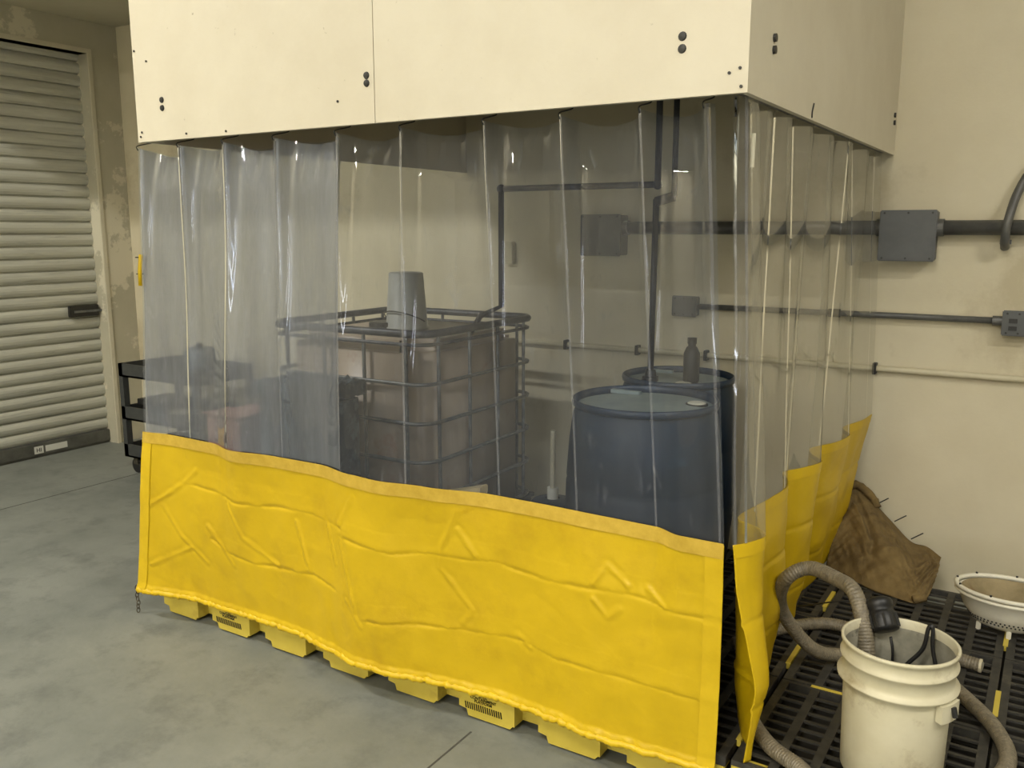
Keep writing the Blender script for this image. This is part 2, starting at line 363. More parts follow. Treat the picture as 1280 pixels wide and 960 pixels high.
FOLDS = [[(-2.765, 0.607), (-2.457, 0.587), (-2.173, 0.606), (-1.963, 0.595)], [(-1.929, 0.565), (-1.748, 0.553), (-1.596, 0.57), (-1.495, 0.57), (-1.366, 0.579), (-1.211, 0.563), (-1.088, 0.571), (-0.988, 0.581), (-0.876, 0.584), (-0.815, 0.569), (-0.683, 0.569)], [(-2.674, 0.401), (-2.587, 0.367), (-2.457, 0.356), (-2.279, 0.364), (-2.133, 0.374), (-2.01, 0.363)], [(-1.845, 0.293), (-1.656, 0.315), (-1.507, 0.325), (-1.281, 0.345), (-1.163, 0.318), (-1.033, 0.33), (-0.815, 0.328), (-0.686, 0.319)]]
CREASES = [[(-2.727, 0.667), (-2.813, 0.6), (-2.984, 0.497)], [(-2.92, 0.498), (-2.835, 0.383), (-2.716, 0.296)], [(-2.544, 0.562), (-2.48, 0.451), (-2.319, 0.37)], [(-2.199, 0.563), (-2.148, 0.377)], [(-2.035, 0.593), (-1.994, 0.459)], [(-1.954, 0.552), (-1.903, 0.316)], [(-1.888, 0.718), (-1.962, 0.606)], [(-1.451, 0.752), (-1.502, 0.723), (-1.565, 0.59), (-1.575, 0.527), (-1.467, 0.402), (-1.498, 0.352)], [(-1.503, 0.664), (-1.444, 0.588)], [(-1.938, 0.345), (-1.881, 0.264)], [(-1.038, 0.594), (-0.997, 0.654), (-0.933, 0.61)], [(-0.87, 0.615), (-0.822, 0.574)], [(-1.037, 0.547), (-0.994, 0.502), (-0.955, 0.535)], [(-1.301, 0.358), (-1.259, 0.33)], [(-3.013, 0.241), (-2.791, 0.346)], [(-2.688, 0.453), (-2.617, 0.387), (-2.556, 0.32)]]
def seg_d(px, pz, a, b):
    dx, dz = b[0] - a[0], b[1] - a[1]; L = dx * dx + dz * dz
    t = max(0, min(1, ((px - a[0]) * dx + (pz - a[1]) * dz) / L)); qx, qz = px - a[0] - t * dx, pz - a[1] - t * dz
    s = 1 if (dx * qz - dz * qx) > 0 else -1
    return math.hypot(qx, qz), s
def wrinkle(x, z):
    y = 0
    for pl in FOLDS:
        best = min((seg_d(x, z, a, b) for a, b in zip(pl, pl[1:])), key=lambda q: q[0])
        if best[0] < .06:
            d = best[0] * best[1] + .006 * noise.noise((x * 9, z * 9, 2))
            y += (.0042 * math.exp(-(d / .007) ** 2) * min(1.2, max(0, .1 + 2.4 * abs(noise.noise((x * 5, z * 2, 5))))) - .005 * math.exp(-abs(d) / .026) * (1 if d > 0 else .3) * (.4 + 1.2 * abs(noise.noise((x * 3, 1, 5)))))
    for pl in CREASES:
        best = min((seg_d(x, z, a, b) for a, b in zip(pl, pl[1:])), key=lambda q: q[0])
        if best[0] < .05:
            kk = .35 + 1.1 * abs(noise.noise((x * 14, z * 14, 6))); dd = best[0] + .005 * noise.noise((x * 20, z * 20, 2)); y -= (.0034 * math.exp(-(dd / .0075) ** 2) - .0016 * math.exp(-((dd - .016) / .009) ** 2)) * kk
    y += .014 * noise.noise((x * 2.3, z * 2.1, 3.1)) + .007 * noise.noise((x * 6, z * 4, 8)) + .0022 * noise.noise((x * 17, z * 13, 8))
    rn = noise.ridged_multi_fractal((x * 3.1 + z, z * 3.7, 4.4), 1.0, 2.1, 3, 1.0, 2.0)
    y -= .0022 * max(0, rn - 1.15)
    return y
def front_pt(x_u, z):
    """x_u in 0..1 across the curtain"""
    xt = tx[0] + (tx[1] - tx[0]) * x_u; xm = mx_[0] + (mx_[1] - mx_[0]) * x_u; xl = lx[0] + (lx[1] - lx[0]) * x_u
    yt = 2.135
    for i, a in enumerate(TOP):
        yt -= .050 * math.exp(-((xt - a) / .020) ** 2)
    yt += .006 * noise.noise((xt * 6, 1, 1))
    ym = lerp1(MID, xm); yl = lerp1(LOW, xl)
    if z > Z_MID:
        t = (z - Z_MID) / (Z_TOP - Z_MID)
        x = xm + (xt - xm) * t
        # pleats stay narrow for the upper half, then die out
        s = t ** 1.25
        y = ym * (1 - s) + yt * s
        y += .007 * math.exp(-((t - .55) / .3) ** 2) * math.sin(x * 23 + 1.5 * t) + .004 * noise.noise((x * 8, z * 1.6, 7))
        if t > .86:     # gathers under the hooks
            q = (t - .86) / .14
            for a, b in zip(TOP, TOP[1:]):
                if a < xt < b: y += .020 * q * math.sin(PI * (xt - a) / (b - a)) + .004 * q * math.sin(xt * 90)
    else:
        t = (z - Z_LOW) / (Z_MID - Z_LOW); x = xl + (xm - xl) * t; s = t
        y = yl * (1 - s) + ym * s
    return x, y, z
def sag(xu):
    xt = tx[0] + (tx[1] - tx[0]) * xu
    for a, b in zip(TOP, TOP[1:]):
        if a <= xt <= b:
            return .030 * max(0, math.sin(PI * (xt - a) / (b - a))) ** .8 * (.55 + .5 * abs(math.sin(a * 7)))
    return 0
def sheet(bm, f, nu, nv):
    V = [[bm.verts.new(f(i / nu, j / nv)) for j in range(nv + 1)] for i in range(nu + 1)]
    for i in range(nu):
        for j in range(nv): bm.faces.new((V[i][j], V[i + 1][j], V[i + 1][j + 1], V[i][j + 1]))
    return bm
fc = thing('front_curtain', 'long strip curtain of clear vinyl with yellow skirt along the booth front', 'curtain', (-1.8, 2.12, .1))
def clear_f(u, v):
    zt = Z_TOP - sag(u)
    z = .77 + (zt - .77) * v
    x, y, _ = front_pt(u, min(z, Z_TOP)); return (x, y, z)
obj('clear_panel', sheet(bmesh.new(), clear_f, 420, 70), 'pvc', fc, True)
UO = .445
def dusty_f(u, v):
    uu = u * UO; zt = Z_TOP - sag(uu) - .004; z = .795 + (zt - .795) * v
    x, y, _ = front_pt(uu, min(z, Z_TOP)); return (x, y + .006 + .004 * math.sin(x * 31) ** 2, z)
o = obj('overlap_panel', sheet(bmesh.new(), dusty_f, 150, 60), 'pvc_dusty', fc, True); o['label'] = 'dustier clear panel lapped behind the left third'
def yel_f(u, v):
    z = Z_LOW + (Z_MID - Z_LOW) * v; x, y, _ = front_pt(u, z)
    y += wrinkle(x, z) * min(1, (1 - v) * 6) - .0015
    if v < .06: y -= .007 * math.sin(PI * v / .06) * (1 + .5 * noise.noise((x * 40, z * 20, 1)))
    z2 = z + (.006 * noise.noise((x * 22, 0, 4)) + .004 * noise.noise((x * 60, 0, 9))) * max(0, 1 - v * 8)
    return (x, y, z2)
sk = obj('yellow_skirt', sheet(bmesh.new(), yel_f, 620, 170), 'yellow', fc, True)
md = sk.modifiers.new('thickness', 'SOLIDIFY'); md.thickness = .0015; md.offset = 1
def weld_f(u, v):
    x, y, z = yel_f(u, 1 - .055 * (1 - v)); return (x, y - .004, z + .006 * v)
obj('top_weld', sheet(bmesh.new(), weld_f, 300, 4), 'weld_band', fc, True)
bm = bmesh.new()
hem = []
for i in range(400):
    x, y, z = yel_f(i / 399, .035); hem.append(Vector((x, y + .004, z - .010)))
tube(bm, hem, .012, seg=8, rf=lambda i: .0115 + .005 * noise.noise((i * .35, 0, 0)) + .004 * noise.noise((i * 1.1, 3, 0)))
obj('hem_sleeve', bm, 'yellow_hem', fc, True)
for u in (.0, .992):
    obj('edge_hem', sheet(bmesh.new(), lambda a, b: (lambda p: (p[0] , p[1] - .0025, p[2]))(yel_f(min(1, u + a * .0205 if u == 0 else .9795 + a * .0205), b * .97 + .03)), 3, 60), 'yellow_hem', fc, True)
for a in TOP[1:-1] + [-.752]:
    u = (a - tx[0]) / (tx[1] - tx[0])
    obj('weld_seam', sheet(bmesh.new(), lambda p, q, u=u: (lambda r: (r[0], r[1] - .0012, r[2]))(clear_f(min(1, max(0, u + (p - .5) * .0028)), q)), 2, 60), 'weld', fc, True)
for a in TOP:
    u = (a - tx[0]) / (tx[1] - tx[0]); x, y, z = clear_f(u, 1)
    g = bmesh.new(); tube(g, spline([(x, y - .002, z - .012), (x, y - .003, z + .004), (x, 2.15, HZ0 + .008), (x, 2.152, HZ0 + .02)], 4), .002, seg=6)
    obj('hook', g, 'dark', fc)
# chain weight hanging at the lower left corner
ch = obj('chain', bmesh.new(), 'chain', fc)
g = bmesh.new(); 
for k in range(7):
    c = Vector((-3.125 + .003 * math.sin(k * 2), 2.09, .115 - .0165 * k)); a = k % 2
    ring = [c + Vector((.006 * math.cos(t) * (1 if a else .3), .006 * math.cos(t) * (.3 if a else 1), .011 * math.sin(t))) for t in [2 * PI * i / 12 for i in range(12)]]
    tube(g, ring, .0022, seg=6, closed=True)
g.to_mesh(ch.data); g.free()

# ------------------------------------------------------------------ side curtain
sc_ = thing('side_curtain', 'clear vinyl curtain with yellow skirt folded along the right side of the booth', 'curtain', (-.66, 3.0, .1))
def resample(P, n, smooth=True):
    P = [Vector((*p, 0)) for p in P]; Q = spline(P, 12); L = [0]
    for a, b in zip(Q, Q[1:]): L.append(L[-1] + (b - a).length)
    out = []; j = 0
    for i in range(n + 1):
        d = L[-1] * i / n
        while j < len(L) - 2 and L[j + 1] < d: j += 1
        t = (d - L[j]) / max(1e-9, L[j + 1] - L[j]); out.append(Q[j].lerp(Q[j + 1], max(0, min(1, t))))
    return out
NS = 260
topP = [(-.715, 2.16), (-.690, 2.145), (-.672, 2.16), (-.672, 2.23), (-.715, 2.28), (-.68, 2.38), (-.712, 2.45), (-.675, 2.56), (-.715, 2.66), (-.675, 2.80), (-.715, 2.92), (-.675, 3.08), (-.715, 3.2), (-.675, 3.38), (-.715, 3.52), (-.68, 3.72), (-.712, 3.86), (-.69, 4.06)]
midP = [(-.640, 2.075), (-.610, 2.12), (-.592, 2.19), (-.63, 2.245), (-.695, 2.29), (-.69, 2.40), (-.672, 2.52), (-.66, 2.66), (-.690, 2.77), (-.715, 2.83), (-.672, 2.92), (-.64, 3.03), (-.70, 3.13), (-.715, 3.21), (-.66, 3.34), (-.64, 3.50), (-.69, 3.62), (-.65, 3.80), (-.64, 3.95)]
m2P = [(-.59, 2.12), (-.575, 2.16), (-.572, 2.20), (-.62, 2.26), (-.69, 2.31), (-.70, 2.42), (-.68, 2.54), (-.66, 2.68), (-.69, 2.79), (-.72, 2.86), (-.69, 2.95), (-.67, 3.07), (-.72, 3.17), (-.74, 3.27), (-.70, 3.38), (-.69, 3.52), (-.72, 3.62), (-.71, 3.78), (-.70, 3.93)]
lowP = [(-.612, 2.165), (-.605, 2.175), (-.60, 2.19), (-.62, 2.24), (-.66, 2.30), (-.71, 2.42), (-.70, 2.56), (-.70, 2.72), (-.73, 2.83), (-.76, 2.92), (-.75, 3.03), (-.73, 3.15), (-.75, 3.25), (-.78, 3.35), (-.76, 3.46), (-.75, 3.6), (-.77, 3.7), (-.76, 3.83), (-.76, 3.93)]
KEYS = [(1.885, resample(topP, NS)), (.79, resample(midP, NS)), (.38, resample(m2P, NS)), (.150, resample(lowP, NS))]
def side_pt(u, z):
    i = min(NS, max(0, u * NS)); i0 = int(i); i1 = min(NS, i0 + 1); f = i - i0
    for (z1, P1), (z0, P0) in zip(KEYS, KEYS[1:]):
        if z >= z0 - 1e-6:
            t = (z - z0) / (z1 - z0)
            if z0 < .5: pass
            a = P0[i0].lerp(P0[i1], f); b = P1[i0].lerp(P1[i1], f); p = a.lerp(b, t); return p.x, p.y
    p = KEYS[-1][1][i0]; return p.x, p.y
def sclear(u, v):
    z = .775 + (1.887 - .775) * v; x, y = side_pt(u, z); return (x + .004 * noise.noise((y * 7, z * 2, 1)), y, z)
obj('clear_panel', sheet(bmesh.new(), sclear, 260, 50), 'pvc_side', sc_, True)
def syel(u, v):
    z = .150 + (.79 - .150) * v; x, y = side_pt(u, z)
    n = .012 * noise.noise((y * 4, z * 4, 12)) + .006 * noise.noise((y * 11, z * 8, 2)); n *= min(1, (1 - v) * 5)
    for zz in (.575, .33): n -= .004 * math.exp(-((z - zz + .01 * noise.noise((y * 5, 1, 1))) / .008) ** 2)
    return (x + n, y + n * .4, z)
sy = obj('yellow_skirt', sheet(bmesh.new(), syel, 300, 90), 'yellow', sc_, True)
md = sy.modifiers.new('thickness', 'SOLIDIFY'); md.thickness = .0015; md.offset = 0
obj('top_weld', sheet(bmesh.new(), lambda u, v: (lambda p: (p[0] + .0022, p[1] - .0022, p[2]))(syel(u, .945 + .055 * v)), 260, 3), 'yellow_hem', sc_, True)
for u in (.004, .02, .1, .2, .31, .42, .53, .64, .75, .85, .95):
    obj('weld_seam', sheet(bmesh.new(), lambda p, q, u=u: (lambda r: (r[0] + .0012, r[1] - .0012, r[2]))(sclear(u + (p - .5) * .004, q)), 2, 50), 'weld', sc_, True)
g = bmesh.new()
tube(g, [(-.668, 2.185, 1.72), (-.666, 2.18, 1.80)], .005, seg=8)
o = obj('zip_pull', g, 'white', sc_); o['label'] = 'short pale plastic tie near the corner top'

# ------------------------------------------------------------------ spill platforms
DH = .146
def block_prof(x0, lip):
    P = [(x0, .034), (x0 + .030, .030), (x0 + .036, .008), (x0 + .196, .008), (x0 + .206, .020), (x0 + .213, .020), (x0 + .213, .085)]
    for k in range(7):
        a = k / 6 * PI / 2; P.append((x0 + .168 + .045 * math.cos(a), .085 + .045 * math.sin(a)))
    P.append((x0, .13)); return P
def make_tray(w=1.2, d=.52, blocks=True):
    bm = bmesh.new()
    box(bm, .012, w - .004, .055, d - .004, .02, .05)                # sump floor
    for q in ((.006, w - .002, .05, .062), (.006, w - .002, d - .02, d - .004)): box(bm, q[0], q[1], q[2], q[3], .022, .08)
    for q in ((.006, .018), (w - .016, w - .004), (w / 2 - .006, w / 2 + .006)): box(bm, q[0], q[1], .062, d - .02, .05, .08)
    if blocks:
        for k in range(4):
            prism(bm, block_prof(.008 + k * w / 4, 0), 0, .052)
        box(bm, .008, w - .004, .004, .052, .108, .117)
    for k in range(8): # feet
        for yy in (.12, .36): box(bm, .07 + k * w / 8.2, .13 + k * w / 8.2, yy, yy + .06, 0, .021)
    return bm
def make_grate(w=.592, d=.517):
    bm = bmesh.new(); n = 6; z0, z1 = .119, DH
    box(bm, 0, w, 0, .014, z0, z1); box(bm, 0, w, d - .014, d, z0, z1)
    for k in range(n + 1):
        x = k * (w - .026) / n; box(bm, x, x + .026, .014, d - .014, z0, z1)
    rows = 10
    for j in range(1, rows):
        y = .014 + (d - .028) * j / rows
        for k in range(n):
            x = k * (w - .026) / n + .026; box(bm, x, x + (w - .026) / n - .026, y - .006, y + .006, z0 + .019, z1 - .002)
    return bm
tray_me = grate_me = strip_me = None
rows_ = [(2.165, 'front row', True), (2.69, 'middle row', False), (3.215, 'rear row', False)]
cols_ = [(-3.065, 'left end'), (-1.86, 'centre'), (-.652, 'right end')]
ptree = None
def copy_tree(o, parent=None):
    c = o.copy(); C.objects.link(c); c.parent = parent
    for chd in o.children: copy_tree(chd, c)
    return c
proto = {}
for ri, (y, rn, fr_) in enumerate(rows_):
    for ci, (x, cn) in enumerate(cols_):
        lab = {(0, 0): 'yellow spill platform under the skirt at the chain end', (0, 1): 'yellow spill platform under the middle of the front skirt', (0, 2): 'spill platform with black grates under the white bucket',
               (1, 0): 'spill platform with black grates under the caged tank', (1, 1): 'spill platform with black grates under the nearer blue drum', (1, 2): 'spill platform with black grates behind the white bucket, under the looped hose',
               (2, 0): 'spill platform with black grates behind the caged tank by the wall', (2, 1): 'spill platform with black grates under the farther blue drum', (2, 2): 'spill platform with black grates beside the wall under the brown sack and basin'}[(ri, ci)]
        if fr_ not in proto:
            t = thing('spill_platform', lab, 'spill platform', (0, 0, 0), 'yellow spill platforms with black grates')
            obj('tray', make_tray(blocks=fr_), 'tray', t)
            obj('sump_liner', BX(.007, 1.195, .053 if fr_ else .001, .520, .0805, .086), 'ink', t)  # black sheet added below the grates so every hole reads black
            for k in (0, 1):
                g_ = obj('grate', make_grate(), 'grate', t); g_.location = (.006 + k * .6, .004, 0)
                obj('joining_strip', BX(.5885, .6035, .10, .27, .128, DH + .002), 'tray', g_).location = (0, 0, 0)
                obj('joining_strip', BX(.09, .20, .5115, .5245, .128, DH + .002), 'tray', g_).location = (0, 0, 0)
            proto[fr_] = t
        else:
            t = copy_tree(proto[fr_]); t['label'] = lab
        t.location = (x, y, 0)
        if fr_:
            for tr in [c for c in t.children if c.name.startswith('tray')]:
                if ci < 2:
                    bx = .008 + .3 + .095
                    text('SPILL\nCONTAINMENT\nPLATFORM', .0138, (bx, -.0008, .084), (PI / 2, 0, 0), 'ink', 'label_text', tr)
                    g = bmesh.new()
                    for k in range(17):
                        xx = bx - .068 + k * .0085
                        prism(g, [(xx, .034), (xx + .0040, .034), (xx + .0005, .056), (xx - .0035, .056)], -.0016, .0001)
                    obj('hazard_stripes', g, 'ink', tr).location = (0, 0, 0)

# ------------------------------------------------------------------ caged tank
TX0, TX1, TY0, TY1, TZ = -3.04, -2.16, 2.80, 3.68, 1.15
tank = thing('caged_tank', 'caged bulk liquid tank with clouded beige plastic, behind the front curtain', 'tank', ((TX0 + TX1) / 2, (TY0 + TY1) / 2, DH))
g = bmesh.new(); box(g, TX0 + .03, TX1 - .03, TY0 + .03, TY1 - .03, .27, TZ - .04)
es = [e for e in g.edges if abs(e.verts[0].co.z - e.verts[1].co.z) > .3]
bmesh.ops.bevel(g, geom=es, offset=.10, segments=6, affect='EDGES')
es = [e for e in g.edges if e.verts[0].co.z > TZ - .05 and e.verts[1].co.z > TZ - .05]
bmesh.ops.bevel(g, geom=es, offset=.05, segments=4, affect='EDGES')
bot = obj('bottle', g, 'tote', tank, True)
obj('lid', LT([(0, .035), (.07, .035), (.075, .03), (.075, 0)], ((TX0 + TX1) / 2 - .1, 3.2, TZ - .042), seg=32), 'dark', tank)
g = bmesh.new()
for y in (TY0 + .03, (TY0 + TY1) / 2 - .05, TY1 - .13): box(g, TX0, TX1, y, y + .1, DH, .25)
box(g, TX0, TX1, TY0, TY1, .25, .268)
obj('pallet', g, 'steel_dk', tank)
def ring(z, r, mname, nm):
    c = .09; P = []
    for cx, cy, a0 in ((TX1 - c, TY0 + c, -PI / 2), (TX1 - c, TY1 - c, 0), (TX0 + c, TY1 - c, PI / 2), (TX0 + c, TY0 + c, PI)):
        for k in range(6): P.append((cx + c * math.cos(a0 + k / 5 * PI / 2), cy + c * math.sin(a0 + k / 5 * PI / 2), z))
    obj(nm, tube(bmesh.new(), P, r, closed=True, seg=8), mname, tank, True)
ring(TZ, .017, 'steel_dk', 'top_rail'); ring(TZ - .045, .008, 'steel_dk', 'top_rail')
for k in range(5): ring(TZ - .21 - k * .165, .0085, 'steel', 'cage_rail')
for k in range(4):
    xx = TX0 + .1 + k * (TX1 - TX0 - .2) / 3
    for yy in (TY0 + .004, TY1 - .004): obj('cage_post', TB([(xx, yy, .27), (xx, yy, TZ)], .008, seg=8), 'steel', tank)
    yy = TY0 + .1 + k * (TY1 - TY0 - .2) / 3
    for xx in (TX1 - .004, TX0 + .004): obj('cage_post', TB([(xx, yy, .27), (xx, yy, TZ)], .008, seg=8), 'steel', tank)
# pail upside down on the tank
px_, py_ = -2.60, 3.24
pail = thing('small_pail', 'small white pail standing upside down on top of the caged tank', 'pail', (px_, py_, TZ - .04))
obj('pail_body', LT([(0, .265), (.072, .265), (.08, .26), (.098, .015), (.104, .012), (.104, 0), (.096, 0)], (px_, py_, TZ - .04), seg=32), 'pail', pail, True)
obj('handle', TB([(px_ + .105 * math.cos(a), py_ - .105 * math.sin(a) , TZ + .0 + .05 * math.sin(a)) for a in [PI * i / 14 for i in range(15)]], .003, seg=6), 'dark', pail)
# dark slate bin in front of the tank
g = bmesh.new(); bx0, bx1, by0, by1, bz = -2.80, -2.43, 2.46, 2.74, .965
prf = [(0, DH), (1, .93), (1, .955), (1.02, .957), (1.02, bz)]
bin_ = thing('slate_bin', 'tall dark slate plastic bin between front curtain and caged tank', 'bin', ((bx0 + bx1) / 2, (by0 + by1) / 2, DH))
obj('bin_body', BX(bx0 + .01, bx1 - .01, by0 + .01, by1 - .01, DH, .90, bev=.02), 'slate', bin_)
g = bmesh.new(); V = sheet(g, lambda u, v: (bx0 + (bx1 - bx0) * u, by0 + (by1 - by0) * v, .955 + .02 * noise.noise((u * 14, v * 9, 1))), 40, 20)
r_ = bmesh.ops.extrude_face_region(g, geom=g.faces[:]); bmesh.ops.translate(g, verts=[v for v in r_['geom'] if isinstance(v, bmesh.types.BMVert)], vec=(0, 0, -.06))
obj('lid', g, 'slate', bin_)
# reddish carton at the far left in the booth
ca = thing('reddish_carton', 'reddish brown carton dimly seen low behind the dusty left of the curtain', 'box', (-2.93, 2.55, DH))
obj('carton_body', BX(-3.04, -2.83, 2.42, 2.68, DH, .80, bev=.004), 'red', ca)
obj('flap', BX(-3.05, -2.82, 2.41, 2.55, .80, .806), 'red', ca)
# cardboard piece
g = bmesh.new(); box(g, -2.10, -1.72, 2.46, 2.52, DH, .60, bev=.004)
cb = tag(obj('leaning_board', g, 'card'), 'cream board edge poking up behind the yellow skirt below the tank', 'board')
for v in cb.data.vertices:
    if v.co.z > .4: v.co.z += (v.co.x + 1.9) * .28; v.co.y += .08
# ------------------------------------------------------------------ drums
def drum(cx, cy, r, label, bung):
    h = .97 - DH; z = DH
    t = thing('blue_drum', label, 'drum', (cx, cy, z), 'blue plastic drums')
    P = [(0, 0), (r * .93, 0), (r * .98, .03), (r * 1.03, h * .20), (r * 1.07, h * .30), (r * 1.055, h * .315), (r * 1.07, h * .33), (r * 1.08, h * .48), (r * 1.07, h * .62), (r * 1.05, h * .635), (r * 1.065, h * .65), (r * 1.03, h * .82), (r * .985, h * .93), (r * .95, h - .035), (r * .95, h - .026)]
    obj('shell', LT(P, (cx, cy, z), seg=64), 'drum', t, True)
    Q = [(r * .95, h - .030), (r * .99, h - .026), (r * 1.0, h - .014), (r * .99, h - .002), (r * .975, h), (r * .96, h - .004), (r * .94, h - .028)]
    obj('chime', LT(Q, (cx, cy, z), seg=64, close=True), 'drum_rim', t, True)
    obj('head', LT([(r * .945, h - .028), (r * .7, h - .020), (0, h - .014)], (cx, cy, z), seg=64), 'drum_lid', t, True)
    for bx, by in bung:
        b = obj('bung', LT([(.033, 0), (.033, .008), (.026, .011), (0, .011)], (cx + bx, cy + by, z + h - .022), seg=20), 'white', t)
        obj('bung_collar', LT([(.04, 0), (.04, .006), (.033, .007)], (cx + bx, cy + by, z + h - .023), seg=20), 'dark', b).location = (0, 0, 0)
    g = bmesh.new(); box(g, cx - r * .75, cx - r * .3, cy + r * .48, cy + r * .56, z + h - .022, z + h - .008)
    obj('raised_lug', g, 'drum_lid', t)
    return t
drum(-1.245, 2.915, .265, 'nearer of the two blue plastic drums, whole shell visible in front', [(.17, .07)])
drum(-1.338, 3.475, .235, 'farther blue drum mostly hidden, with black pipe entering its top', [(.07, -.12)])
# black bottle on the farther drum
bo = thing('black_bottle', 'slim black bottle with cap standing on the farther blue drum', 'bottle', (-1.253, 3.40, .953))
obj('bottle_body', LT([(0, 0), (.030, 0), (.033, .01), (.033, .12), (.022, .145), (.016, .15), (.016, .162)], (-1.253, 3.40, .953), seg=24), 'black_rubber', bo, True)
obj('cap', LT([(.019, 0), (.019, .024), (0, .024)], (-1.253, 3.40, 1.113), seg=20), 'black_rubber', bo)
# small jug between tank and drums
j = thing('blue_jug', 'small blue jug with tall white cap between the tank and the drums', 'jug', (-1.74, 3.12, DH))
obj('jug_body', LT([(0, 0), (.10, 0), (.11, .02), (.11, .27), (.085, .30), (.03, .31)], (-1.74, 3.12, DH), seg=32), 'drum', j, True)
obj('cap', LT([(.024, 0), (.024, .05), (0, .05)], (-1.74, 3.12, DH + .305), seg=20), 'white', j)
obj('hose_stem', TB([(-1.74, 3.12, DH + .355), (-1.74, 3.12, DH + .60)], .012, seg=8), 'conduit_lt', j)
# pipes
t = thing('tank_pipe', 'black pipe dropping from the hood and turning down into the caged tank', 'pipe', (-2.22, 3.25, 1.15))
tube_pts = spline([(-1.36, 3.25, 2.47), (-1.36, 3.25, 1.79), (-1.372, 3.25, 1.755), (-1.40, 3.25, 1.742)], 4) + spline([(-2.04, 3.25, 1.742), (-2.072, 3.25, 1.735), (-2.078, 3.25, 1.70), (-2.078, 3.25, 1.12)], 4)
g = TB([(-1.36, 3.25, 2.47), (-1.36, 3.25, 1.742)], .013); obj('drop_pipe', g, 'pipe', t, True)
obj('cross_pipe', TB([(-1.36, 3.25, 1.742), (-2.19, 3.25, 1.742)][:1] + [(-2.078, 3.25, 1.742)], .013), 'pipe', t, True)
obj('down_pipe', TB([(-2.078, 3.25, 1.742), (-2.078, 3.25, 1.24), (-2.19, 3.25, 1.19), (-2.25, 3.25, 1.10)], .013), 'pipe', t, True)
g = bmesh.new()
for p in ((-1.36, 3.25, 1.742), (-2.078, 3.25, 1.742)): bmesh.ops.create_icosphere(g, subdivisions=2, radius=.020, matrix=Matrix.Translation(p))
obj('elbow', g, 'pipe', t, True)
t = thing('drum_pipe', 'black pipe running down from the hood into the farther blue drum', 'pipe', (-1.33, 3.36, .95))
obj('upper_pipe', TB([(-1.335, 3.36, 2.47), (-1.335, 3.36, 1.70)], .012), 'pipe', t, True)
obj('offset_arm', TB([(-1.335, 3.36, 1.70), (-1.41, 3.36, 1.68)], .020), 'pipe', t, True)
obj('down_pipe', TB([(-1.41, 3.36, 1.69), (-1.415, 3.36, .96)], .013), 'pipe', t, True)
obj('foot_flange', LT([(.014, .05), (.022, .045), (.024, .02), (.034, .018), (.034, 0), (0, 0)], (-1.415, 3.36, .951), seg=20), 'pipe', t)

# ------------------------------------------------------------------ wall services
def jbox(name, label, x0, x1, z0, z1, d, g=None, lugs=True):
    t = thing(name, label, 'junction box', ((x0 + x1) / 2, WY - d / 2, z0), g)
    obj('box_body', BX(x0 + .004, x1 - .004, WY - d + .012, WY, z0 + .004, z1 - .004, bev=.004), 'box', t)
    c = obj('cover', BX(x0, x1, WY - d, WY - d + .012, z0, z1, bev=.004), 'box', t)
    for xx in (x0 + .018, (x0 + x1) / 2, x1 - .018):
        for zz in (z0 + .012, z1 - .012):
            obj('cover_screw', cyl(bmesh.new(), (xx, WY - d - .001, zz), .0045, .004, 'y', 8), 'dark', c).location = (0, 0, 0)
    return t
G = 'grey junction boxes on the back wall'
jbox('junction_box', 'large grey junction box just right of the side curtain, on thick conduit', -.672, -.452, 1.440, 1.650, .10, G)
jbox('junction_box', 'large grey junction box seen dimly behind the clear curtain above the drums', -2.085, -1.862, 1.440, 1.645, .10, G)
b3 = jbox('outlet_box', 'small grey outlet box behind the clear curtain at the end of thin conduit', -1.60, -1.475, 1.155, 1.255, .06, G)
b2 = jbox('outlet_box', 'small grey outlet box at the right edge of the frame on thin conduit', -.190, -.07, 1.148, 1.250, .06, G)
g = bmesh.new()
for z in (1.17, 1.20): box(g, -.165, -.135, WY - .064, WY - .058, z, z + .018)
obj('socket', g, 'dark', b2)
g = bmesh.new(); box(g, -2.585, -2.53, WY - .03, WY, 1.385, 1.505, bev=.004)
tag(obj('wall_switch', g, 'conduit_lt'), 'narrow pale switch plate on the wall behind the clear curtain', 'switch')
t = thing('thick_conduit', 'thick dark grey conduit running along the wall through the large boxes', 'conduit', (-.8, WY - .05, 1.575))
for a, b in ((-1.87, -.667), (-.457, 1.6)): obj('tube', TB([(a, WY - .05, 1.578), (b, WY - .05, 1.578)], .030, seg=16), 'conduit', t, True)
for x in (-.675, -.445, -1.855): obj('collar', cyl(bmesh.new(), (x, WY - .05, 1.578), .036, .03, 'x', 20), 'conduit', t)
t = thing('thin_conduit', 'thinner grey conduit below the thick one joining the two outlet boxes', 'conduit', (-.8, WY - .03, 1.2))
obj('tube', TB([(-1.48, WY - .03, 1.205), (-.186, WY - .03, 1.205)], .0135, seg=12), 'conduit', t, True)
for x in (-.845,): obj('coupling', cyl(bmesh.new(), (x, WY - .03, 1.205), .019, .05, 'x', 14), 'dark', t)
obj('coupling', cyl(bmesh.new(), (-.20, WY - .03, 1.205), .020, .05, 'x', 14), 'conduit', t)
t = thing('wall_pipe', 'thin wall coloured pipe clipped low along the wall under both conduits', 'pipe', (-.8, WY - .02, .97))
obj('tube', TB([(-3.6, WY - .02, .970), (1.6, WY - .02, .970)], .0135, seg=12), 'conduit_lt', t, True)
for x in (-.662, -1.43, -1.79, -2.2, .3): obj('clip', BX(x - .008, x + .008, WY - .042, WY, .945, .995, bev=.002), 'dark', t)
t = thing('flexible_conduit', 'grey flexible conduit curving up from the thick conduit at the right edge', 'conduit', (-.2, WY - .03, 1.53))
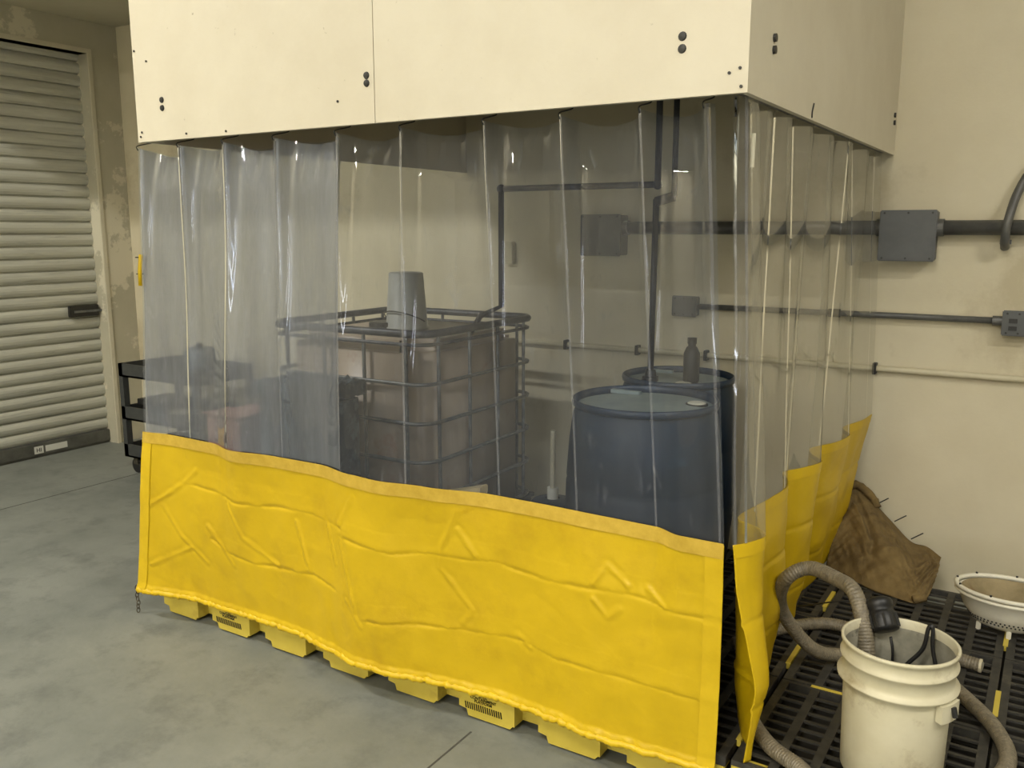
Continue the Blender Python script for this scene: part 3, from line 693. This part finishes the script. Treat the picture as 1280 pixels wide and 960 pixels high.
obj('tube', TB(spline([(-.205, WY - .045, 1.50), (-.205, WY - .088, 1.53), (-.20, WY - .104, 1.60), (-.175, WY - .06, 1.72), (-.11, WY - .04, 1.85), (0.0, WY - .035, 1.97), (.15, WY - .035, 2.05), (.3, WY - .035, 2.4), (.3, WY - .035, CH)], 8), .017, seg=12), 'conduit', t, True)
obj('strap', BX(-.225, -.185, WY - .04, WY, 1.512, 1.53), 'conduit', t)
g = bmesh.new(); tube(g, spline([(-5.73, WY - .02, 1.385), (-5.735, WY - .03, 1.27), (-5.74, WY - .02, 1.16)], 4), .013, seg=10)
t = thing('safety_bar', 'yellow upright bar mounted on the back wall left of the booth', 'bar', (-5.6, WY, 1.16))
yb = obj('bar', TB([(-5.70, WY - .05, 1.39), (-5.725, WY - .05, 1.27), (-5.73, WY - .05, 1.165)], .014, seg=10), 'wall_tool', t, True)
for z in (1.37, 1.25): obj('hook', TB([(-5.76, WY - .055, z), (-5.70, WY - .0, z)], .004, seg=6), 'dark', t)

# ------------------------------------------------------------------ utility cart on the left
cx0, cx1, cy0, cy1 = -5.10, -4.35, 3.40, 3.85
cart = thing('utility_cart', 'black three shelf utility cart by the left wall behind the curtain', 'cart', ((cx0 + cx1) / 2, (cy0 + cy1) / 2, 0))
for k, z in enumerate((.64, .36, .11)):
    g = bmesh.new(); h = .085
    box(g, cx0, cx1, cy0, cy1, z, z + .012)
    for q in ((cx0, cx1, cy0, cy0 + .015), (cx0, cx1, cy1 - .015, cy1), (cx0, cx0 + .015, cy0, cy1), (cx1 - .015, cx1, cy0, cy1)): box(g, *q, z, z + h)
    obj('shelf', g, 'cart', cart)
for x in (cx0, cx1 - .04):
    for y in (cy0, cy1 - .04): obj('post', BX(x, x + .04, y, y + .04, .11, .725), 'cart', cart)
for x in (cx0 + .07, cx1 - .07):
    for y in (cy0 + .05, cy1 - .05):
        c = obj('caster', cyl(bmesh.new(), (x, y, .05), .05, .03, 'y', 24), 'black_rubber', cart)
        obj('fork', BX(x - .02, x + .02, y - .024, y + .024, .06, .11), 'chain', c).location = (0, 0, 0)
g = bmesh.new()
def lump(bm, c, s, seed=0, amp=.25, sub=3):
    r = bmesh.ops.create_icosphere(bm, subdivisions=sub, radius=1)
    for v in r['verts']:
        p = v.co.copy(); k = 1 + amp * noise.noise(p * 1.8 + Vector((seed, 0, 0))) + amp * .4 * noise.noise(p * 5)
        v.co = Vector((c[0] + p.x * s[0] * k, c[1] + p.y * s[1] * k, c[2] + max(-.8, p.z) * s[2] * k))
lump(g, (-4.97, 3.58, .165), (.11, .10, .06), 3); tag(obj('cloth_bundle', g, 'brown', None, True), 'brown speckled cloth bundle on the lowest shelf of the black cart', 'cloth')
t = thing('parts_tray', 'dark tray holding pale parts on the middle shelf of the black cart', 'tray', (-4.93, 3.58, .372))
obj('tray_base', BX(-5.02, -4.80, 3.48, 3.70, .372, .40, bev=.003), 'white', t)
obj('tray_top', BX(-5.03, -4.79, 3.47, 3.71, .45, .49, bev=.003), 'dark', t)
obj('spacer', BX(-4.98, -4.85, 3.5, 3.68, .40, .45, bev=.003), 'steel', t)
t = thing('dark_canister', 'dark round canister on the top shelf of the black cart', 'canister', (-4.55, 3.6, .652))
obj('canister_body', LT([(0, 0), (.09, 0), (.095, .01), (.095, .17), (.08, .19), (0, .19)], (-4.55, 3.6, .652), seg=24), 'slate', t, True)
obj('knob', LT([(.02, 0), (.02, .03), (0, .03)], (-4.55, 3.6, .842), seg=16), 'dark', t)

# ------------------------------------------------------------------ white bucket
BC = Vector((-.272, 2.352, DH)); BH = .37
bk = thing('white_bucket', 'stained white plastic bucket on the black grates in front of the side curtain', 'bucket', BC)
P = [(r_ * .955, z_) for r_, z_ in [(0, .004), (.122, .004), (.128, .0), (.132, .008), (.138, .24), (.1385, .262), (.155, .265), (.156, .272), (.143, .276), (.1435, .288), (.143, .318), (.150, .320), (.151, .326), (.1445, .329), (.145, .345), (.1455, .36), (.150, .362), (.1505, .37), (.144, .3715), (.142, .368), (.141, .34), (.136, .23), (.126, .012), (0, .012)]]
obj('bucket_shell', LT(P, BC, seg=72), 'bucket', bk, True)
obj('residue', LT([(.1345, .345), (.1292, .235), (.1240, .12)], BC, seg=72), 'residue', bk, True)
obj('sludge', LT([(.1238, .12), (0, .118)], BC, seg=48), 'residue', bk, True)
e = Vector((math.cos(-.44), math.sin(-.44), 0)); s_ = Vector((-e.y, e.x, 0))
def earpoly(sgn):
    g = bmesh.new(); a0 = math.atan2(e.y, e.x) + (0 if sgn > 0 else PI)
    vs = []
    for rr in (.134, .154):
        vs.append([[g.verts.new((BC.x + rr * math.cos(a0 + da), BC.y + rr * math.sin(a0 + da), BC.z + zz)) for zz in (.215, .262)] for da in (-.24, -.12, 0, .12, .24)])
    for i in range(4):
        g.faces.new((vs[1][i][0], vs[1][i + 1][0], vs[1][i + 1][1], vs[1][i][1])); g.faces.new((vs[0][i][0], vs[0][i + 1][0], vs[0][i + 1][1], vs[0][i][1]))
        g.faces.new((vs[0][i][0], vs[0][i + 1][0], vs[1][i + 1][0], vs[1][i][0])); g.faces.new((vs[0][i][1], vs[0][i + 1][1], vs[1][i + 1][1], vs[1][i][1]))
    for i in (0, 4): g.faces.new((vs[0][i][0], vs[0][i][1], vs[1][i][1], vs[1][i][0]))
    return g
for sg in (1, -1): obj('ear', earpoly(sg), 'bucket', bk)
hp = BC + Vector((0, 0, .243)); back = Vector((.1, 1, 0)).normalized()
bail = [hp + e * .160 * math.cos(a) + (back * .165 + Vector((0, 0, -.085))) * math.sin(a) for a in [PI * i / 24 for i in range(25)]]
obj('bail', TB(bail, .0022, seg=8), 'black_rubber', bk, True)
obj('bail_sleeve', TB([hp + e * .156 + Vector((0, 0, .012)), hp + e * .163 - Vector((0, 0, .012))], .007, seg=8), 'black_rubber', bk)

# pump fitting and cables in the bucket
pf = thing('hose_strainer', 'black ribbed strainer fitting on the looped hose over the bucket rim', 'fitting', (-.385, 2.53, .5))
A0 = Vector((-.352, 2.492, .553)); A1 = Vector((-.318, 2.452, .480))
ax = (A1 - A0).normalized()
def along(ts): return [A0 + ax * t for t in ts]
rad = [.020, .033, .037, .036, .031, .034, .038, .038, .036, .025]; tt = [-.010, -.004, .004, .018, .024, .030, .036, .070, .080, .084]
obj('fitting_body', tube(bmesh.new(), along(tt), .03, seg=20, rf=lambda i: rad[i]), 'black_rubber', pf, True)
g = bmesh.new(); u, v = frames(along(tt))[0]
for k in range(12):
    a = 2 * PI * k / 12; d = (u * math.cos(a) + v * math.sin(a)) * .037
    tube(g, [A0 + ax * .038 + d, A0 + ax * .074 + d], .004, seg=6)
obj('grip_ribs', g, 'black_rubber', pf)
g = bmesh.new(); tube(g, spline([A1 + Vector((.01, 0, -.005)), A1 + Vector((.02, -.01, -.05)), A1 + Vector((.02, 0, -.16))], 5), .004, seg=6); obj('cable', g, 'black_rubber', pf, True)
g = bmesh.new(); tube(g, spline([A0 + Vector((-.02, 0, .0)), (-.47, 2.50, .520), (-.54, 2.55, .475), (-.60, 2.62, .43)], 6), .0025, seg=6); obj('tie_cord', g, 'black_rubber', pf, True)
cl_ = TB(spline([(-.30, 2.40, .30), (-.27, 2.42, .40), (-.225, 2.425, .47), (-.215, 2.43, .53), (-.205, 2.43, .535), (-.20, 2.425, .48), (-.185, 2.415, .42), (-.17, 2.41, .34), (-.2, 2.4, .28)], 8), .0055, seg=8)
tag(obj('black_cable', cl_, 'black_rubber', None, True), 'thick black cable looping up inside the white bucket', 'cable')
# ------------------------------------------------------------------ hoses
def hose(name, label, P, r=.0215, open_end=False):
    t = thing(name, label, 'hose', P[0] if False else (P[0][0], P[0][1], P[0][2]), 'braided hoses on the grates')
    Q = spline(P, 10)
    D = []
    for a, b in zip(Q, Q[1:]):
        m_ = max(1, round((b - a).length / .0022)); D += [a.lerp(b, i / m_) for i in range(m_)]
    D.append(Q[-1])
    obj('hose_tube', tube(bmesh.new(), D, r, seg=16, rf=lambda i: r + .0009 * math.sin(i * 2 * PI / 4)), 'hose', t, True)
    return t, Q
zf = DH + .022
hose('ribbed_hose', 'grey braided hose arching from the black fitting and looping round behind the bucket', 
     [(-.350, 2.40, .36), (-.362, 2.425, .44), (-.385, 2.455, .515), (-.42, 2.50, .565), (-.474, 2.56, .565), (-.568, 2.62, .56), (-.632, 2.61, .518), (-.668, 2.68, .412), (-.645, 2.735, .315), (-.575, 2.80, .215), (-.50, 2.91, zf), (-.33, 2.98, zf), (-.20, 2.90, zf), (-.11, 2.79, zf), (-.045, 2.68, zf), (-.005, 2.54, zf), (-.03, 2.40, zf), (-.12, 2.25, zf + .01), (-.27, 2.12, zf + .0), (-.40, 2.13, zf), (-.47, 2.195, zf), (-.56, 2.25, zf), (-.64, 2.345, zf), (-.70, 2.46, zf)])
t, Q = hose('ribbed_hose', 'grey braided hose lying straight behind the bucket with a cut open end', [(-.84, 2.80, zf), (-.76, 2.96, zf), (-.68, 3.07, zf), (-.60, 3.13, zf), (-.50, 3.13, zf), (-.33, 3.11, zf), (-.11, 3.07, zf)])
obj('open_end', TB([Q[-1] - Vector((.004, 0, 0)), Q[-1] + Vector((.004, -.0005, 0))], .0225, seg=16), 'conduit_lt', t)
obj('bore', TB([Q[-1] + Vector((.0035, 0, 0)), Q[-1] + Vector((.0055, -.0005, 0))], .015, seg=16), 'residue', t)

# ------------------------------------------------------------------ brown canvas sack against the wall
bag = thing('canvas_sack', 'rumpled brown canvas sack slumped against the wall beside the side curtain', 'sack', (-.5, 3.75, DH))
def bagf(u, v):
    # u: along, v: 0 bottom front -> 1 ridge
    b = [(-.745, 3.74, DH + .004), (-.66, 3.69, DH + .004), (-.55, 3.585, DH + .004), (-.45, 3.55, DH + .004), (-.365, 3.53, DH + .004), (-.335, 3.60, DH + .004), (-.325, 3.68, DH + .02)]
    tp = [(-.745, 3.93, .40), (-.70, 4.05, .43), (-.62, 4.04, .375), (-.54, 4.02, .31), (-.45, 3.98, .245), (-.38, 3.93, .25), (-.315, 3.84, .245)]
    B = bag_s[0]; Tt = bag_s[1]; i = min(len(B) - 1, int(u * (len(B) - 1)))
    k = u * (len(B) - 1) - i; j = min(len(B) - 1, i + 1)
    p = B[i].lerp(B[j], k).lerp(Tt[i].lerp(Tt[j], k), v)
    out = .075 * math.sin(PI * min(1, v * 1.0)) * math.sin(PI * (.12 + .8 * u))
    nrm = Vector((.25, -.75, .55)).normalized()
    n = .030 * noise.noise((u * 3, v * 2.6, 1.5)) + .022 * noise.noise((u * 9 + v * 4, v * 3, 5)) - .040 * abs(noise.noise((u * 9 - v * 6, v * 2.2, 9))) - .022 * abs(noise.noise((u * 16 + v * 7, v * 4, 3))) - .03 * math.exp(-((u - .22 - .12 * math.sin(v * 4)) / .03) ** 2)
    n *= max(0, math.sin(PI * v)) ** .5
    return tuple(p + nrm * (out + n))
bag_s = (spline([(-.745, 3.74, DH + .004), (-.66, 3.69, DH + .004), (-.55, 3.585, DH + .004), (-.45, 3.55, DH + .004), (-.365, 3.53, DH + .004), (-.335, 3.60, DH + .004), (-.325, 3.68, DH + .02)], 8),
         spline([(-.745, 3.93, .40), (-.70, 4.05, .43), (-.62, 4.04, .375), (-.54, 4.02, .31), (-.45, 3.98, .245), (-.38, 3.93, .25), (-.315, 3.84, .245)], 8))
g = bmesh.new(); nu, nv = 110, 60
F_ = [[g.verts.new(bagf(i / nu, j / nv)) for j in range(nv + 1)] for i in range(nu + 1)]
K_ = [[None] * (nv + 1) for _ in range(nu + 1)]
for i in range(nu + 1):
    for j in range(nv + 1):
        if i in (0, nu) or j in (0, nv): K_[i][j] = F_[i][j]
        else:
            a = Vector(bagf(i / nu, 0)).lerp(Vector(bagf(i / nu, 1)), j / nv); K_[i][j] = g.verts.new(a + Vector((0, .03 * math.sin(PI * j / nv), 0)))
for i in range(nu):
    for j in range(nv):
        g.faces.new((F_[i][j], F_[i + 1][j], F_[i + 1][j + 1], F_[i][j + 1]))
        g.faces.new((K_[i][j], K_[i][j + 1], K_[i + 1][j + 1], K_[i + 1][j]))
obj('sack_body', g, 'canvas', bag, True)
g = bmesh.new(); tube(g, spline([(-.74, 4.0, .425), (-.70, 4.04, .445), (-.655, 4.035, .425), (-.62, 4.035, .39), (-.60, 4.02, .36)], 6), .018, seg=10, rf=lambda i: .017 + .007 * noise.noise((i * .6, 0, 0)))
obj('rolled_mouth', g, 'canvas', bag, True)
g = bmesh.new(); tube(g, [(-.375, 3.535, DH + .016), (-.335, 3.56, DH + .024)], .015, seg=12); obj('rolled_corner', g, 'canvas', bag, True)
for a in ((-.605, 4.03, .372), (-.525, 4.01, .312), (-.45, 3.98, .255)):
    obj('wire_tie', TB([a, (a[0] + .045, a[1] + .01, a[2] + .032)], .0028, seg=6), 'dark', bag)

# ------------------------------------------------------------------ basin at the right edge
dc = Vector((-.052, 3.46, DH)); 
dish = thing('oval_basin', 'grey white oval plastic basin on feet by the wall at the right edge', 'basin', dc)
def oval(prof, c=dc): return LT(prof, c, seg=56, sx=1.0, sy=.72)
R0 = .175
obj('basin_shell', oval([(0, .022), (.09, .022), (.115, .035), (.150, .085), (.166, .125), (R0, .130), (.181, .136), (R0, .143), (.166, .143), (.160, .128), (.142, .085), (.108, .042), (0, .034)]), 'white', dish, True)
obj('rim_ring', LT([(.168, .144), (.182, .148), (.184, .157), (.178, .162), (.168, .160)], dc, seg=56, sx=1.0, sy=.72, close=True), 'white', dish, True)
g = bmesh.new()
def linf(u, v):
    a = u * 2 * PI; rr = .158 * (1 - v * .92); z = .148 - .095 * math.sin(v * PI / 2) + .012 * noise.noise((math.cos(a) * 3, math.sin(a) * 3, v * 4)) * (v > .02)
    return (dc.x + rr * math.cos(a), dc.y + rr * .72 * math.sin(a), dc.z + z + .014 * max(0, math.sin(a * 5 + v * 4)) * v * (1 - v))
sheet(g, linf, 96, 20); bmesh.ops.remove_doubles(g, verts=g.verts[:], dist=1e-5)
obj('cloth_liner', g, 'liner', dish, True)
for a in (-.5, -1.5, -2.6, .9, 2.2): obj('foot', BX(dc.x + .105 * math.cos(a) - .008, dc.x + .105 * math.cos(a) + .008, dc.y + .072 * math.sin(a) - .01, dc.y + .072 * math.sin(a) + .01, DH, DH + .03, bev=.003), 'white', dish)
g = bmesh.new()
for k in range(60):
    for q, (rr, z) in enumerate(((.124, .048), (.131, .058))):
        a = 2 * PI * (k + q * .5) / 60; cyl(g, (dc.x + rr * math.cos(a), dc.y + rr * .72 * math.sin(a), dc.z + z), .0032, .004, 'y', 6)
obj('drain_holes', g, 'dark', dish)
for a in (-2.7, -1.9, -1.2, .8, 1.5, 2.3, 3.0): obj('rim_pin', cyl(bmesh.new(), (dc.x + .176 * math.cos(a), dc.y + .176 * .72 * math.sin(a), dc.z + .163), .004, .006, 'z', 8), 'dark', dish)
